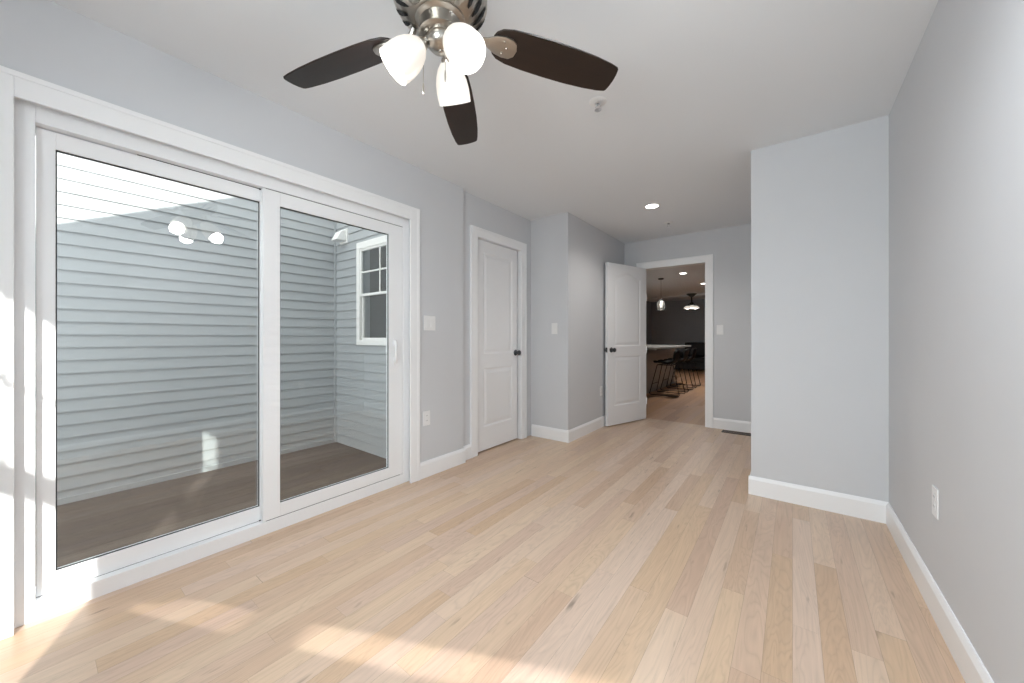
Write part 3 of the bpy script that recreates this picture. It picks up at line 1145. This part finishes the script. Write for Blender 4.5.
def stool(label, y):
    t_ = thing('bar_stool', label, 'bar stool', (-1.94, y, 0), 0, 'black bar stools along the island')
    # seat shell: local x- towards the island, back on the x+ side
    bm = new()
    prof = [(-0.225, 0.605), (-0.18, 0.612), (-0.08, 0.604), (0.04, 0.585), (0.125, 0.612), (0.170, 0.655), (0.200, 0.735), (0.222, 0.820), (0.232, 0.872)]
    hw = [0.17, 0.200, 0.215, 0.215, 0.21, 0.205, 0.195, 0.175, 0.12]
    n = 8
    rows = []
    for (x, z), h_ in zip(prof, hw):
        rows.append([])
        for k in range(n + 1):
            q = k / n * 2 - 1
            cup = 0.030 * q * q
            back = max(0, (z - 0.66) / 0.24)
            rows[-1].append(bm.verts.new((x - 0.05 * q * q * min(1, back * 2), q * h_, z + cup * (1 - min(1, back)))))
    for i in range(len(rows) - 1):
        for k in range(n):
            bm.faces.new((rows[i][k], rows[i + 1][k], rows[i + 1][k + 1], rows[i][k + 1]))
    o = obj('seat_shell', bm, LEATHER, t_, smooth=True)
    md = o.modifiers.new('sol', 'SOLIDIFY')
    md.thickness = 0.028
    # sled base: a trapezoid loop on each side, joined by two rods
    for s_ in (-1, 1):
        bm = new()
        yb, yt = s_ * 0.235, s_ * 0.17
        loop = [(-0.15, yt, 0.585), (-0.275, yb, 0.03), (-0.262, yb, 0.010), (-0.235, yb, 0.008), (0.225, yb, 0.008), (0.252, yb, 0.012), (0.262, yb, 0.03), (0.14, yt, 0.585)]
        tube(bm, loop, 0.0075, 8)
        tube(bm, [(-0.15, yt, 0.585), (0.14, yt, 0.585)], 0.0075, 8)
        obj('sled_leg', bm, BLACKMETAL, t_, smooth=True)
    bm = new()
    tube(bm, [(-0.235, -0.222, 0.21), (-0.235, 0.222, 0.21)], 0.007, 8)
    obj('footrest', bm, BLACKMETAL, t_, smooth=True)
    for x_ in (-0.13, 0.12):
        bm = new()
        tube(bm, [(x_, -0.17, 0.585), (x_, 0.17, 0.585)], 0.007, 8)
        obj('seat_bar', bm, BLACKMETAL, t_, smooth=True)
    return t_


stool('black bar stool with sled legs nearest the doorway, its whole side frame showing', 7.56)
stool('middle one of the three black bar stools in the row along the kitchen island', 8.31)
stool('black bar stool farthest from the doorway in the row along the kitchen island', 9.08)

sofa = thing('sofa', 'black leather sofa against the far wall behind the bar stools', 'sofa', (-2.10, 13.62, 0))
bm = new()
box(bm, -0.90, 0.90, -0.40, 0.40, 0.06, 0.30)
obj('base', bm, SOFA, sofa, bevel=0.03, segs=3)
for s_ in (-1, 1):
    bm = new()
    box(bm, s_ * 0.45 - 0.44, s_ * 0.45 + 0.44, -0.42, 0.18, 0.30, 0.46)
    obj('seat_cushion', bm, SOFA, sofa, bevel=0.04, segs=3)
    bm = new()
    box(bm, s_ * 0.45 - 0.44, s_ * 0.45 + 0.44, 0.16, 0.40, 0.46, 0.95)
    obj('back_cushion', bm, SOFA, sofa, bevel=0.05, segs=3)
    bm = new()
    box(bm, s_ * 0.99 - 0.10, s_ * 0.99 + 0.10, -0.42, 0.42, 0.04, 0.62)
    obj('armrest', bm, SOFA, sofa, bevel=0.04, segs=3)

pen = thing('pendant_lamp', 'lit clear glass jar pendant hanging over the kitchen island', 'pendant lamp', (-2.352, 8.605, 0))
bm = new()
lathe(bm, [(0, H), (0.062, H), (0.062, H - 0.012), (0.05, H - 0.024), (0, H - 0.026)], 24)
obj('canopy', bm, BLACKMETAL, pen, smooth=True)
bm = new()
tube(bm, [(0, 0, H - 0.02), (0, 0, 1.985)], 0.003, 8)
obj('cord', bm, BLACKMETAL, pen)
bm = new()
lathe(bm, [(0, 1.990), (0.020, 1.988), (0.024, 1.975), (0.024, 1.930), (0, 1.928)], 20)
obj('socket', bm, CHROME, pen, smooth=True)
bm = new()
lathe(bm, [(0.026, 1.972), (0.034, 1.955), (0.070, 1.925), (0.082, 1.895), (0.084, 1.85), (0.078, 1.76), (0.072, 1.725), (0.069, 1.725), (0.075, 1.76), (0.081, 1.85), (0.079, 1.893), (0.067, 1.922), (0.026, 1.950)], 32, caps=False)
obj('glass_shade', bm, JAR, pen, smooth=True)
bm = new()
lathe(bm, [(0, 1.930), (0.014, 1.928), (0.014, 1.905), (0.022, 1.875), (0.026, 1.845), (0.022, 1.815), (0.010, 1.800), (0, 1.798)], 20)
obj('bulb', bm, BULB, pen, smooth=True)

sf = thing('ceiling_lamp', 'dark ceiling lamp with lit white shades at the back of the kitchen', 'ceiling lamp', (-2.43, 12.15, 0))
bm = new()
lathe(bm, [(0, H), (0.15, H), (0.14, H - 0.02), (0.05, H - 0.09), (0.018, H - 0.10), (0.018, H - 0.26), (0.05, H - 0.27), (0.055, H - 0.32), (0, H - 0.34)], 28)
obj('canopy', bm, BLACKMETAL, sf, smooth=True)
for k in range(3):
    a = math.radians(-75 + 120 * k)
    e_ = Vector((math.cos(a) * 0.125, math.sin(a) * 0.125, H - 0.36))
    bm = new()
    tube(bm, [(0, 0, H - 0.30), (e_.x * 0.6, e_.y * 0.6, H - 0.30), e_], 0.009, 8)
    obj('arm', bm, BLACKMETAL, sf, smooth=True)
    bm = new()
    lathe(bm, [(0.02, 0.0), (0.06, -0.012), (0.095, -0.045), (0.108, -0.085), (0.104, -0.085), (0.091, -0.046), (0.058, -0.016), (0.02, -0.005)], 24, Matrix.Translation(e_), caps=False)
    sh = obj('lamp_shade', bm, SHADE, sf, smooth=True)
    bm = new()
    lathe(bm, [(0, -0.02), (0.02, -0.03), (0.055, -0.065), (0.05, -0.092), (0, -0.105)], 20, Matrix.Translation(e_))
    obj('bulb', bm, BULB, sh, smooth=True)
